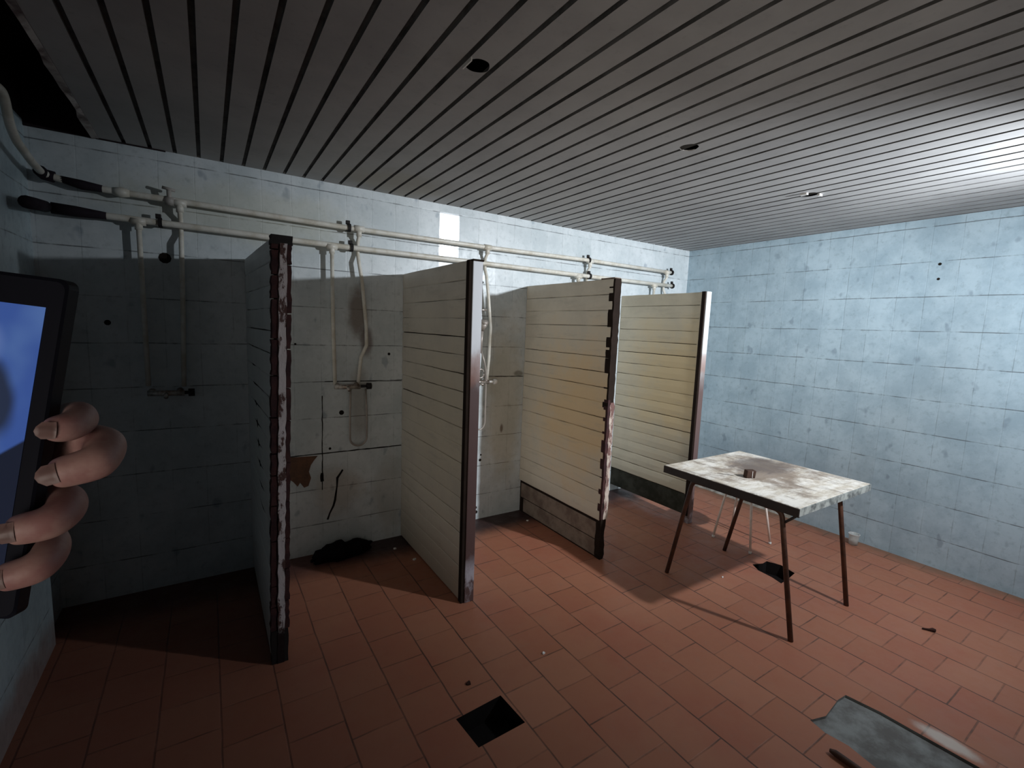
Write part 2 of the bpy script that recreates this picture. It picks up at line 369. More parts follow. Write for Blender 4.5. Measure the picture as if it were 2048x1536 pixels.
# floor: tiled plane with the three places where tiles are gone
pits = [
    ([(-3.365, -1.745), (-3.352, -1.92), (-3.575, -1.925), (-3.592, -1.76)], 0.09, 'pit'),
    ([(-1.985, -2.55), (-2.05, -2.545), (-2.20, -2.56), (-2.285, -2.535), (-2.30, -2.60), (-2.285, -2.68), (-2.308, -2.80), (-2.30, -3.25), (-1.935, -3.25), (-1.945, -2.99), (-1.955, -2.80), (-1.96, -2.68)], 0.012, 'mortar'),
    ([(-1.165, -1.63), (-1.08, -1.66), (-1.02, -1.655), (-0.985, -1.74), (-1.015, -1.85), (-1.12, -1.865), (-1.245, -1.875), (-1.22, -1.80), (-1.21, -1.70)], 0.09, 'pit')]
bm = bmesh.new()
cdt_plane(bm, [(XL, YF), (0, YF), (0, 0), (XL, 0)], [p[0] for p in pits], lambda x, y: (x, y, 0))
box(bm, XL, 0, YF, 0, -0.30, -0.25)
fl = struct(link('floor', bm, M['floor']))
for poly, dep, mk in pits:
    bm = bmesh.new()
    top = [bm.verts.new((x, y, -0.0005)) for x, y in poly]; bot = [bm.verts.new((x, y, -dep)) for x, y in poly]
    for i in range(len(poly)):
        j = (i+1) % len(poly); bm.faces.new((top[i], top[j], bot[j], bot[i]))
    bm.faces.new(bot)
    o = link('floor_pit' if mk == 'pit' else 'mortar_bed', bm, M[mk], fl)
    o['label'] = 'black hole where a floor tile is missing' if mk == 'pit' else 'grey bare mortar strip where floor tiles are missing'

bm = bmesh.new(); pv = None
for i in range(31):
    y = -0.02-1.3*i/30; h = 0.028+random.uniform(-0.010, 0.012); d = 0.014+random.uniform(-0.004, 0.006)
    r = [bm.verts.new(q) for q in ((-0.0005, y, 0), (-d, y, 0), (-d*0.8, y, h*0.8), (-0.0005, y, h))]
    if pv:
        for q in range(4): bm.faces.new((pv[q], pv[(q+1) % 4], r[(q+1) % 4], r[q]))
    pv = r
struct(link('baseboard_right', bm, plain('crumbled_plaster', (0.52, 0.52, 0.48), 0.9, 0.1, c2=(0.30, 0.28, 0.24), scale=12, bump=0.6)))

# ceiling: boards running away from the camera with recessed joints
holes = [(-3.592, -1.798, 0.043), (-2.428, -1.790, 0.044), (-1.226, -1.780, 0.044)]
bm = bmesh.new()
PWD = 0.11; x = -4.307 - 5*PWD
x = CE; edges = []
k = math.ceil((CE+4.307)/PWD); xs = [-4.307+PWD*(k+i) for i in range(60)]
xs = [CE] + [v for v in xs if CE < v < -0.001] + [0.0]
GW = 0.0095
for a, b in zip(xs, xs[1:]):
    x0 = a + (GW if a != CE else 0); x1 = b - (GW if b != 0 else 0)
    near = [h for h in holes if h[0]+h[2] > x0 and h[0]-h[2] < x1]
    hl = [[(h[0]+h[2]*math.cos(t)*(1+0.08*math.sin(3*t)), h[1]+h[2]*math.sin(t)) for t in [2*math.pi*i/28 for i in range(28)]] for h in near]
    cdt_plane(bm, [(x0, YF), (x1, YF), (x1, 0), (x0, 0)], hl, lambda u, v: (u, v, H))
    for xe, s in ((x0, -1), (x1, 1)):
        v = [bm.verts.new(q) for q in ((xe, YF, H), (xe, 0, H), (xe+s*0.001, 0, H+0.015), (xe+s*0.001, YF, H+0.015))]
        f = bm.faces.new(v); f.material_index = 1
    if b != 0:
        hn = [h for h in holes if abs(h[0]-b) < h[2]+GW]
        ys = [YF]
        for h in hn: ys += [h[1]-h[2], h[1]+h[2]]
        ys.append(0)
        for ya, yb in zip(ys[::2], ys[1::2]):
            v = [bm.verts.new(q) for q in ((b-GW+0.001, ya, H+0.014), (b+GW-0.001, ya, H+0.014), (b+GW-0.001, yb, H+0.014), (b-GW+0.001, yb, H+0.014))]
            f = bm.faces.new(v); f.material_index = 1
me = bpy.data.meshes.new('ceiling'); bm.to_mesh(me); bm.free(); me.materials.append(M['ceiling']); me.materials.append(M['groove'])
ce = struct(bpy.data.objects.new('ceiling', me)); COL.objects.link(ce)
for i, h in enumerate(holes):      # ragged bits at the lamp cut-outs
    bm = bmesh.new()
    if i == 0: box(bm, h[0]-h[2]-0.002, h[0]-h[2]+0.003, h[1]-0.035, h[1]+0.03, H-0.012, H+0.01)
    elif i == 2:
        box(bm, h[0]-h[2]-0.018, h[0]-h[2]+0.004, h[1]-0.01, h[1]+0.03, H-0.012, H-0.002); box(bm, h[0]+0.01, h[0]+0.045, h[1]-h[2]-0.008, h[1]-h[2]+0.006, H-0.014, H-0.002)
    else: tube(bm, [(h[0]+h[2]*math.cos(t), h[1]+h[2]*math.sin(t), H+0.002) for t in [math.pi*q/8 for q in range(9)]], 0.002, 6)
    o = link('torn_rim', bm, M['white_plastic'] if i != 1 else M['pipe_old'], ce)
bm = bmesh.new()      # torn edge of the last board
N = 40; prevv = None
for i in range(N+1):
    y = YF + (0-YF)*i/N; j = random.uniform(-0.008, 0.012)
    c4 = [bm.verts.new(q) for q in ((CE-0.004+j, y, H-0.004-abs(j)), (CE+0.022, y, H-0.003), (CE+0.022, y, H-0.001), (CE-0.006+j*0.6, y, H+0.03+j))]
    if prevv:
        for q in range(4): bm.faces.new((prevv[q], prevv[(q+1) % 4], c4[(q+1) % 4], c4[q]))
    prevv = c4
struct(link('trim_1', bm, plain('dusty_edge', (0.40, 0.37, 0.35), 0.8, 0.2, c2=(0.10, 0.07, 0.07), scale=6)))

# cracks, stain patch and screw holes of the back wall
def strip(name, pts, wd, mat, parent, y=-0.0015):
    bm = bmesh.new(); prev_ = None
    for i, (x, z) in enumerate(pts):
        a = Vector(pts[min(i+1, len(pts)-1)])-Vector(pts[max(i-1, 0)]); nn = Vector((-a.y, a.x)).normalized()*wd*random.uniform(0.35, 0.7)
        r = [bm.verts.new((x+s*nn.x, yy_, z+s*nn.y)) for s in (-1, 1) for yy_ in (y, 0.001)]
        if prev_: bm.faces.new((prev_[0], prev_[2], r[2], r[0])); bm.faces.new((prev_[0], prev_[1], r[1], r[0])); bm.faces.new((prev_[2], prev_[3], r[3], r[2]))
        prev_ = r
    return link(name, bm, mat, parent)
def seg(a, b, n_, j=0.004): return [(a[0]+(b[0]-a[0])*i/n_+random.uniform(-j, j), a[1]+(b[1]-a[1])*i/n_+random.uniform(-j, j)) for i in range(n_+1)]
M['crack'] = plain('crack_dirt', (0.018, 0.014, 0.012), 0.95, 0.05)
strip('crack', seg((-3.767, 1.12), (-3.772, 0.46), 24, 0.002), 0.005, M['crack'], wb)
strip('crack', seg((-3.772, 0.52), (-3.775, 0.58), 3, 0.002), 0.016, M['crack'], wb)
strip('crack', seg((-3.75, 1.218), (-3.21, 1.208), 16, 0.001), 0.005, M['crack'], wb)
strip('crack', seg((-3.99, 0.718), (-3.21, 0.717), 24, 0.001), 0.006, M['crack'], wb)
strip('crack', [(-3.635, 0.585), (-3.647, 0.565), (-3.672, 0.53), (-3.675, 0.47), (-3.689, 0.37), (-3.70, 0.33), (-3.725, 0.28), (-3.74, 0.235)], 0.014, M['crack'], wb)
strip('crack', seg((-2.49, 1.223), (-2.12, 1.215), 10, 0.001), 0.005, M['crack'], wb)
bm = bmesh.new()
vv = [(-4.02, 0.716), (-3.80, 0.705), (-3.825, 0.675), (-3.845, 0.645), (-3.858, 0.60), (-3.845, 0.555), (-3.862, 0.50), (-3.89, 0.492), (-3.915, 0.53), (-3.93, 0.505), (-3.96, 0.545), (-4.03, 0.60)]
f0 = [bm.verts.new((x, -0.0012, z)) for x, z in vv]; bm.faces.new(f0)
link('bare_patch', bm, plain('brown_adhesive', (0.16, 0.085, 0.055), 0.9, 0.1, c2=(0.10, 0.06, 0.045), scale=14), wb)
def dot(x, y, z, nrm, r, parent, name='screw_hole'):
    bm = bmesh.new(); d = Vector(nrm)*0.0015
    tube(bm, [Vector((x, y, z))-d*0.2, Vector((x, y, z))+d], r, 10); return link(name, bm, M['crack'], parent)
for (x, z, r) in [(-3.641, 0.996, 0.017), (-3.72, 0.747, 0.009), (-3.306, 1.406, 0.010), (-3.93, 1.47, 0.007), (-4.596, 1.945, 0.030), (-2.521, 0.516, 0.012), (-2.515, 0.56, 0.008), (-2.55, 0.105, 0.012), (-2.545, 0.065, 0.014), (-2.547, 1.98, 0.010), (-4.862, 1.574, 0.015)]:
    dot(x, 0, z, (0, -1, 0), r, wb)
wr = bpy.data.objects['wall_right']
dot(0, -2.116, 2.195, (-1, 0, 0), 0.010, wr); dot(0, -2.119, 2.09, (-1, 0, 0), 0.009, wr)

# ------------------------------------------------------------------ partitions
def boarding(bm, x, sgn, y0, y1, z0, z1, th=0.010, pitch=0.105, jit=0.0015, lean=0.0):
    nrow = max(1, round((z1-z0)/pitch)); p = (z1-z0)/nrow; ny = 9
    for i in range(nrow):
        a = z0+i*p+0.0013; b = z0+(i+1)*p-0.0013; j = [random.uniform(-jit, jit)*1.5 for _ in range(4)]
        rows_ = []
        for k in range(ny+1):
            t = k/ny; y = y0+(y1-y0)*t; wv = random.uniform(-0.0012, 0.0012)
            lo_ = a+j[0]*(1-t)+j[1]*t+wv; hi = b+j[2]*(1-t)+j[3]*t+wv; xo = x+sgn*th
            rows_.append([bm.verts.new(q) for q in ((x, y, lo_), (xo-sgn*0.003, y, lo_), (xo, y, lo_+0.005), (xo+sgn*0.0015, y, (lo_+hi)/2), (xo, y, hi-0.004), (xo-sgn*0.003, y, hi), (x, y, hi))])
        for A, B in zip(rows_, rows_[1:]):
            for q in range(6): bm.faces.new((A[q], A[q+1], B[q+1], B[q]))
        for R in (rows_[0], rows_[-1]): bm.faces.new(R)
def ragged(bm, x0, x1, y0, y1, z0, z1, nseg, amp, mi=0, both=True):
    prev_ = None
    for i in range(nseg+1):
        z = z0+(z1-z0)*i/nseg; ja = random.uniform(-amp, amp); jb = random.uniform(-amp, amp) if both else 0
        r = [bm.verts.new(q) for q in ((x0+ja, y0+jb*0.5, z), (x1+jb, y0+ja*0.5, z), (x1+jb, y1, z), (x0+ja, y1, z))]
        if prev_:
            for q in range(4):
                f = bm.faces.new((prev_[q], prev_[(q+1) % 4], r[(q+1) % 4], r[q])); f.material_index = mi
        else: bm.faces.new(r)
        prev_ = r
    bm.faces.new(prev_)
HP = 1.984
def partition(x, th, L, z0, label, bmat, hp=HP, tilt=0.0):
    t = thing('shower_partition', (x+th/2, -L/2, 0), label, 'partition', 'boarded partitions between the shower stalls')
    cx = -(x+th/2); cy = L/2
    def part(name, bm, mat, smooth=False):
        bmesh.ops.translate(bm, verts=bm.verts, vec=(cx, cy, 0)); return link(name, bm, mat, t, smooth)
    # materials use object coordinates: keep y as the wall distance by shifting the texture with the mesh origin
    return t, part
def shear(o, dx):       # lean of the whole panel: top moves by dx at the free end
    me = o.data
    for v in me.vertices:
        wy = v.co.y + o.parent.location.y
        v.co.x += dx*(v.co.z/HP)*(-wy/1.04)

# 1: nearest, end stripped to plaster
t, part = partition(-4.205, 0.075, 1.03, 0, 'nearest partition, grey boarding with a bare peeling plaster end and rust brown edges', M['board1'])
P1 = t
bm = bmesh.new(); box(bm, -4.195, -4.14, -1.0, -0.003, 0.0, HP-0.005); part('core', bm, M['gap'])
bm = bmesh.new(); boarding(bm, -4.195, -1, -1.0, -0.003, 0.03, HP); part('side_panel', bm, M['board1'])
bm = bmesh.new(); boarding(bm, -4.14, 1, -1.0, -0.003, 0.03, HP); part('side_panel', bm, M['board_lit'])
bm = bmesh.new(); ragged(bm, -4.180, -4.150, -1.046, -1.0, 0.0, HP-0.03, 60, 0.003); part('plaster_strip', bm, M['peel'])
for (a, b) in ((-4.208, -4.183), (-4.149, -4.130)):
    bm = bmesh.new(); z = 0.16
    while z < HP-0.02:
        hgt = random.uniform(0.10, 0.22); z2 = min(z+hgt, HP)
        ragged(bm, a, b, -1.040, -0.99, z+0.006, z2, 7, 0.0028); z = z2
    part('broken_edge', bm, M['rustwood'])
bm = bmesh.new(); ragged(bm, -4.205, -4.135, -1.044, -0.99, 0.0, 0.165, 5, 0.003); part('foot_block', bm, M['black'])
bm = bmesh.new(); ragged(bm, -4.21, -4.125, -1.043, -0.98, HP-0.035, HP+0.004, 3, 0.003); part('top_cap', bm, M['black'])
for ch in t.children: shear(ch, 0.045)

# 2: white cap turning to rust
t, part = partition(-3.205, 0.07, 1.04, 0, 'second partition from the left, cream boards with a white end cap rusted brown below', M['board2'])
bm = bmesh.new(); box(bm, -3.195, -3.14, -1.0, -0.003, 0.0, HP-0.006); part('core', bm, M['gap'])
bm = bmesh.new(); boarding(bm, -3.195, -1, -1.02, -0.003, 0.005, HP); part('side_panel', bm, M['board2'])
bm = bmesh.new(); boarding(bm, -3.14, 1, -1.02, -0.003, 0.005, HP); part('side_panel', bm, M['board_lit'])
bm = bmesh.new(); box(bm, -3.208, -3.186, -1.036, -1.0, 0.0, HP, bev=0.002); part('edge_strip', bm, M['gap'])
bm = bmesh.new(); box(bm, -3.187, -3.126, -1.043, -0.985, 0.0, HP-0.003, bev=0.003); part('end_cap', bm, M['cap2'])
bm = bmesh.new(); box(bm, -3.19, -3.122, -1.046, -0.97, HP-0.003, HP+0.007, bev=0.002); part('top_cap', bm, M['gap'])

# 3: cap gone, dark end, skirt board loose
t, part = partition(-2.112, 0.05, 1.04, 0, 'third partition from the left, yellowed boards with a ragged dark end and loose lower skirt', M['board3'])
bm = bmesh.new(); box(bm, -2.100, -2.066, -0.985, -0.003, 0.0, HP-0.006); part('core', bm, M['gap'])
bm = bmesh.new(); boarding(bm, -2.102, -1, -1.020, -0.003, 0.285, HP); part('side_panel', bm, M['board3'])
bm = bmesh.new(); boarding(bm, -2.066, 1, -0.985, -0.003, 0.285, HP); part('side_panel', bm, M['board_lit'])
bm = bmesh.new(); box(bm, -2.104, -2.092, -1.01, -0.02, 0.135, 0.262, bev=0.002); box(bm, -2.102, -2.090, -1.02, -0.06, 0.01, 0.128, bev=0.002)
part('skirt_board', bm, M['skirt'])
bm = bmesh.new(); ragged(bm, -2.1125, -2.054, -1.036, -0.986, 1.10, HP, 30, 0.003); part('bare_edge', bm, M['gap'])
bm = bmesh.new(); ragged(bm, -2.112, -2.092, -1.040, -1.0, 0.30, 1.16, 26, 0.003); part('edge_strip', bm, M['rustwood'])
bm = bmesh.new(); ragged(bm, -2.092, -2.055, -1.043, -0.986, 0.30, 1.14, 30, 0.004); part('chipped_strip', bm, M['chips'])
bm = bmesh.new(); ragged(bm, -2.108, -2.068, -1.04, -0.99, 0.0, 0.42, 12, 0.006); part('foot_post', bm, M['gap'])
bm = bmesh.new(); box(bm, -2.112, -2.056, -1.03, -0.9, HP-0.004, HP+0.006); part('top_cap', bm, M['skirt'])

# 4: farthest, boards stop above the floor
t, part = partition(-0.985, 0.055, 0.94, 0, 'farthest partition, ochre stained boards ending above the floor over a blackened lower board', M['board4'])
bm = bmesh.new(); box(bm, -0.972, -0.935, -0.90, -0.003, 0.10, HP-0.006); part('core', bm, M['gap'])
bm = bmesh.new(); boarding(bm, -0.972, -1, -0.915, -0.003, 0.255, HP-0.003); part('side_panel', bm, M['board4'])
bm = bmesh.new(); boarding(bm, -0.935, 1, -0.915, -0.003, 0.10, HP-0.003); part('side_panel', bm, M['board_lit'])
bm = bmesh.new(); ragged(bm, -0.978, -0.965, -0.93, -0.003, 0.075, 0.25, 4, 0.001); part('lower_board', bm, M['blackboard'])
bm = bmesh.new(); box(bm, -0.987, -0.974, -0.932, -0.90, 0.07, HP, bev=0.002); part('edge_strip', bm, M['gap'])
bm = bmesh.new(); box(bm, -0.975, -0.915, -0.942, -0.88, 0.0, HP, bev=0.003); part('end_cap', bm, M['cap4'])

# ------------------------------------------------------------------ pipework
def pt(x, z, y=-0.06): return (x, y, z)
def wrap(bm, x, z, y=-0.06, r=0.03, wd=0.018, axis='x'):
    tube(bm, [(x-wd/2, y, z), (x+wd/2, y, z)] if axis == 'x' else [(x, y, z-wd/2), (x, y, z+wd/2)], r, 12)
XP = -5.06
up = thing('water_pipe', (-2.7, -0.06, 2.25), 'upper white painted pipe along the back wall, climbing at the left wall', 'pipe')
def addp(root, name, bm, mat, smooth=True):
    bmesh.ops.translate(bm, verts=bm.verts, vec=-Vector(root.location)); return link(name, bm, mat, root, smooth)
bm = bmesh.new()
tube(bm, rounded([(XP, -0.95, 2.455), (XP, -0.545, 2.485), (XP, -0.51, 2.38), (XP, -0.44, 2.335), (XP, -0.23, 2.30), (XP, -0.06, 2.29), (-4.90, -0.06, 2.262), (-4.77, -0.06, 2.258), (-3.62, -0.06, 2.243), (-2.5, -0.06, 2.247), (-1.47, -0.06, 2.262), (-0.36, -0.06, 2.259)], 0.05), 0.0165, 14)
addp(up, 'main_run', bm, M['pipe'])
lp = thing('water_pipe', (-2.7, -0.06, 2.12), 'lower white painted pipe just beneath the upper one on the back wall', 'pipe')
bm = bmesh.new()
tube(bm, rounded([(XP, -0.36, 2.10), (XP, -0.06, 2.135), (-4.85, -0.06, 2.128), (-3.6, -0.06, 2.118), (-2.6, -0.06, 2.122), (-1.47, -0.06, 2.121), (-0.33, -0.06, 2.125)], 0.04), 0.0175, 14)
addp(lp, 'main_run', bm, M['pipe'])
# drops
drops_up = [[(-4.515, 2.24), (-4.52, 1.7), (-4.533, 1.22)], [(-3.535, 2.24), (-3.516, 1.91), (-3.487, 1.60), (-3.485, 1.47), (-3.523, 1.385), (-3.543, 1.20)],
            [(-2.544, 2.24), (-2.520, 1.85), (-2.492, 1.62), (-2.500, 1.38), (-2.516, 1.18)], [(-1.471, 2.25), (-1.471, 1.20)], [(-0.414, 2.25), (-0.414, 1.20)]]
drops_lo = [[(-4.70, 2.12), (-4.698, 1.7), (-4.695, 1.23)], [(-3.709, 2.11), (-3.705, 1.6), (-3.696, 1.20)], [(-2.66, 2.11), (-2.66, 1.18)], [(-1.60, 2.11), (-1.60, 1.20)], [(-0.593, 2.11), (-0.593, 1.20)]]
for root, dr, yo in ((up, drops_up, -0.06), (lp, drops_lo, -0.06)):
    for d in dr:
        bm = bmesh.new(); p = [(x, yo, z) for x, z in d]
        if root is up: p.insert(1, (p[0][0], yo-0.0, p[0][2]-0.05))
        # upper pipe's drops pass behind the lower main
        p = [(x, (y+0.034 if 2.0 < z < 2.2 and root is up else y), z) for x, y, z in p]
        if root is up: p = [p[0], (d[0][0], -0.06, 2.20), (d[0][0], -0.028, 2.165), (d[0][0], -0.028, 2.08), (d[0][0], -0.055, 2.03)] + [(x, -0.06, z) for x, z in d[1:]]
        tube(bm, p, 0.0125, 12)
        addp(root, 'down_pipe', bm, M['pipe'])
        bm = bmesh.new(); x, z = d[0]; tube(bm, [(x-0.032, -0.06, z+(0.006 if root is up else 0)), (x+0.032, -0.06, z+(0.006 if root is up else 0))], 0.0215, 12); tube(bm, [(x, -0.06, z), (x, -0.06, z-0.045)], 0.018, 12)
        addp(root, 'tee_joint', bm, M['pipe'])
def bracket(root, x, z):
    bm = bmesh.new()
    tube(bm, [(x-0.009, -0.06, z), (x+0.009, -0.06, z)], 0.027, 10)
    box(bm, x-0.010, x+0.010, -0.055, -0.001, z-0.012, z+0.012)
    box(bm, x-0.020, x+0.006, -0.066, -0.05, z+0.02, z+0.046, bev=0.003)
    addp(root, 'wall_bracket', bm, M['black'], False)
for x, z in ((-3.60, 2.244), (-1.49, 2.262), (-0.345, 2.259)): bracket(up, x, z)
for x, z in ((-4.606, 2.126), (-3.585, 2.118), (-1.47, 2.121), (-0.318, 2.125)): bracket(lp, x, z)
bm = bmesh.new(); x = -4.56     # old tap spindle on the upper pipe
tube(bm, [(x, -0.06, 2.245), (x, -0.07, 2.305)], 0.012, 10); tube(bm, [(x-0.03, -0.07, 2.315), (x+0.028, -0.07, 2.305)], 0.008, 8); tube(bm, [(x-0.02, -0.06, 2.25), (x+0.02, -0.06, 2.248)], 0.024, 10)
addp(up, 'stop_tap', bm, M['pipe_old'])
bm = bmesh.new(); tube(bm, [(-4.80, -0.06, 2.259), (-4.765, -0.06, 2.258), (-4.73, -0.06, 2.257)], [0.018, 0.028, 0.018], 12); addp(up, 'coupling', bm, M['pipe'])
bm = bmesh.new(); tube(bm, [(-5.0, -0.06, 2.28), (-4.92, -0.06, 2.266), (-4.84, -0.06, 2.261)], [0.016, 0.024, 0.018], 12)
tube(bm, [(XP, -0.11, 2.293), (XP, -0.06, 2.29), (-5.02, -0.06, 2.283)], 0.027, 12); addp(up, 'black_tape_wrap', bm, M['tape'])
bm = bmesh.new(); tube(bm, [(XP, -0.37, 2.098), (XP, -0.2, 2.12), (XP, -0.08, 2.134)], 0.028, 12); tube(bm, [(-5.04, -0.06, 2.134), (-4.95, -0.06, 2.131), (-4.83, -0.06, 2.127)], [0.028, 0.027, 0.019], 12)
addp(lp, 'black_tape_wrap', bm, M['tape'])

# ------------------------------------------------------------------ shower mixers
def mixer(xc, half, label, knob, loop=None, rail=False, z=1.20, knobmat='white_plastic'):
    t = thing('shower_mixer', (xc, -0.06, z), label, 'shower mixer', 'wall mixers on the down pipes')
    def part(name, bm, mat): bmesh.ops.translate(bm, verts=bm.verts, vec=(-xc, 0.06, -z)); return link(name, bm, mat, t, True)
    bm = bmesh.new()
    tube(bm, [(xc-half, -0.085, z-0.01), (xc+half, -0.085, z-0.015)], 0.016, 14)
    for s in (-1, 1): tube(bm, [(xc+s*half*0.75, -0.06, z), (xc+s*half*0.75, -0.085, z-0.012)], 0.018, 10)
    tube(bm, [(xc, -0.085, z-0.012), (xc, -0.13, z-0.03)], 0.011, 10)
    part('mixer_body', bm, M['chrome'])
    for kx in knob:
        bm = bmesh.new(); s = 1 if kx > xc else -1
        tube(bm, [(xc+s*half, -0.085, z-0.012), (kx, -0.087, z-0.012)], 0.010, 10); tube(bm, [(kx-s*0.012, -0.087, z-0.012), (kx+s*0.018, -0.087, z-0.012)], 0.022, 12)
        part('control_knob', bm, M[knobmat])
    if loop:
        x0, x1, zb = loop; n_ = 24; pts = []
        top = rail if rail else z+0.02
        for i in range(n_+1):
            a = math.pi*i/n_; xm = (x0+x1)/2
            zz = zb + (1-math.sin(a))**1.6*0.0
            pts.append((xm-(x1-x0)/2*math.cos(a), -0.085, zb+0.06-0.06*math.sin(a)))
        L = [(x0+0.005, -0.085, z-0.02), (x0, -0.085, (z+zb)/2)] + pts + [(x1, -0.085, (z+zb)/2), (x1-0.005, -0.075, z-0.03)]
        if rail: L = [(x0+0.02, -0.085, z-0.03), (x0, -0.085, (z+zb)/2)] + pts + [(x1, -0.085, (z+zb)/2+0.1), (x1-0.01, -0.095, z+0.1), (x1-0.06, -0.10, rail-0.22)]
        bm = bmesh.new(); tube(bm, rounded(L, 0.05, 4), 0.0065, 8); part('hose', bm, M['hose'])
    return t, part
mixer(-4.615, 0.085, 'dull wall mixer in the dark leftmost stall, under the first pair of down pipes', [-4.50], knobmat='black')
mixer(-3.62, 0.085, 'tarnished wall mixer with a thin hanging hose loop in the second stall', [-3.478], loop=(-3.605, -3.49, 0.77), knobmat='black')
t, part = mixer(-2.59, 0.08, 'wall mixer with hand shower and white knob beside the rust capped partition', [-2.452, -2.70], loop=(-2.63, -2.535, 0.80), rail=1.66)
bm = bmesh.new(); tube(bm, [(-2.60, -0.10, 1.42), (-2.595, -0.10, 1.62)], [0.010, 0.013], 12); tube(bm, [(-2.595, -0.10, 1.60), (-2.59, -0.125, 1.66)], [0.016, 0.032], 14); tube(bm, [(-2.59, -0.125, 1.66), (-2.588, -0.135, 1.675)], [0.032, 0.028], 14)
part('hand_shower', bm, M['hose'])
bm = bmesh.new(); tube(bm, [(-2.62, -0.075, 1.19), (-2.62, -0.075, 1.78)], 0.007, 10); tube(bm, [(-2.62, -0.002, 1.76), (-2.62, -0.075, 1.76), (-2.55, -0.09, 1.76)], 0.009, 8)
part('slide_rail', bm, M['chrome'])
bm = bmesh.new(); L = [(-2.60+0.03*math.cos(a), -0.11, 1.26+0.035*math.sin(a)) for a in [math.pi*2*i/16 for i in range(17)]]; tube(bm, L, 0.004, 6); part('wire_ring', bm, M['chrome'])

# ------------------------------------------------------------------ table
TX, TY = -1.425, -1.778
t = thing('work_table', (TX, TY, 0), 'square table with peeling white top and splayed rust brown tubular legs', 'table')
bm = bmesh.new(); hx, hy = 0.435, 0.428; N = 30
box(bm, -hx, hx, -hy, hy, 0.735, 0.752, bev=0.002)
link('tabletop', bm, M['tabletop'], t)
bm = bmesh.new(); box(bm, -hx-0.004, -hx+0.010, -hy-0.004, hy+0.004, 0.703, 0.749); box(bm, -hx, hx, hy-0.006, hy+0.005, 0.705, 0.748)
link('edge_rail', bm, M['angle'], t)
bm = bmesh.new(); box(bm, -hx+0.002, hx+0.004, -hy-0.005, -hy+0.006, 0.708, 0.7495); box(bm, hx-0.006, hx+0.005, -hy, hy, 0.708, 0.749)
o = link('edge_rail', bm, M['paledge'], t); o['label'] = 'edge rail coloured paler on the torch-lit sides'
for fx, tx in ((-1.812, -1.805), (-1.145, -1.12)):
    fy1, fy2 = -2.218, -1.397
    ty1, ty2 = -2.085, -1.545
    path = rounded([(tx-TX, ty1-0.003-TY, 0.40+0.0), (tx-TX, ty1-TY, 0.69), (tx-TX, ty2-TY, 0.69), (tx-TX, ty2-TY, 0.40)], 0.07, 6)
    # cross rail under the top, then the two legs
    bm = bmesh.new()
    tube(bm, [(tx-TX, ty1+0.07-TY, 0.69), (tx-TX, ty2-0.07-TY, 0.69)], 0.0125, 12); link('cross_rail', bm, M['angle'], t, True)
    for ty, fy, s in ((ty1, fy1, 1), (ty2, fy2, -1)):
        bm = bmesh.new()
        tube(bm, rounded([(tx-TX, ty+s*0.08-TY, 0.69), (tx-TX, ty-s*0.012-TY, 0.69), (fx-TX, fy-TY, 0.0)], 0.06, 7), 0.0135, 12)
        link('leg', bm, M['leg'], t, True)
    if tx < -1.5:
        bm = bmesh.new(); tube(bm, [(tx-TX, ty1-0.02-TY, 0.62), (tx-TX, ty1-0.10-TY, 0.70)], 0.007, 8); link('brace', bm, M['angle'], t, True)
bm = bmesh.new(); box(bm, -0.055, -0.045, 0.06, 0.06, 0.752, 0.753)
bm.free()
bm = bmesh.new()
for i in range(1): tube(bm, [(-0.27, 0.15, 0.7525), (-0.235, 0.095, 0.7525), (-0.215, 0.07, 0.7525)], [0.001, 0.0025, 0.001], 6)
o = link('crack', bm, M['crack'], t)
bm = bmesh.new(); box(bm, -0.03, 0.028, -0.02, 0.02, 0, 0.048, bev=0.004)
for v in bm.verts:
    if v.co.z > 0.04: v.co.x += 0.004
blk = thing('wooden_block', (-1.583, -1.775, 0.752), 'small dark brown block standing on the peeling tabletop', 'block'); blk.rotation_euler.z = -0.5
link('block_body', bm, M['cork'], blk)
bm = bmesh.new(); box(bm, 0.006, 0.0085, -0.0215, -0.020, 0.003, 0.045); link('pale_edge', bm, M['flake'], blk)

# ------------------------------------------------------------------ stool behind the table
SX, SY = -0.875, -1.36
t = thing('stool', (SX, SY, 0), 'small stool on thin off-white legs, mostly hidden behind the table', 'stool')
bm = bmesh.new(); bmesh.ops.create_cone(bm, cap_ends=True, segments=32, radius1=0.14, radius2=0.14, depth=0.022, matrix=Matrix.Translation((0, 0, 0.445)))
link('seat', bm, M['stool_leg'], t)
for fx, fy in ((-0.744, -1.2), (-1.02, -1.528), (-0.712, -1.512), (-1.01, -1.21)):
    bm = bmesh.new(); tube(bm, [((fx-SX)*0.62, (fy-SY)*0.62, 0.436), (fx-SX, fy-SY, 0.008)], 0.0085, 10)
    lg = link('leg', bm, M['stool_leg'], t, True)
    bm = bmesh.new(); tube(bm, [((fx-SX)*0.99, (fy-SY)*0.99, 0.018), (fx-SX, fy-SY, 0.0)], 0.011, 10); link('foot_cap', bm, M['flake'], lg, True)

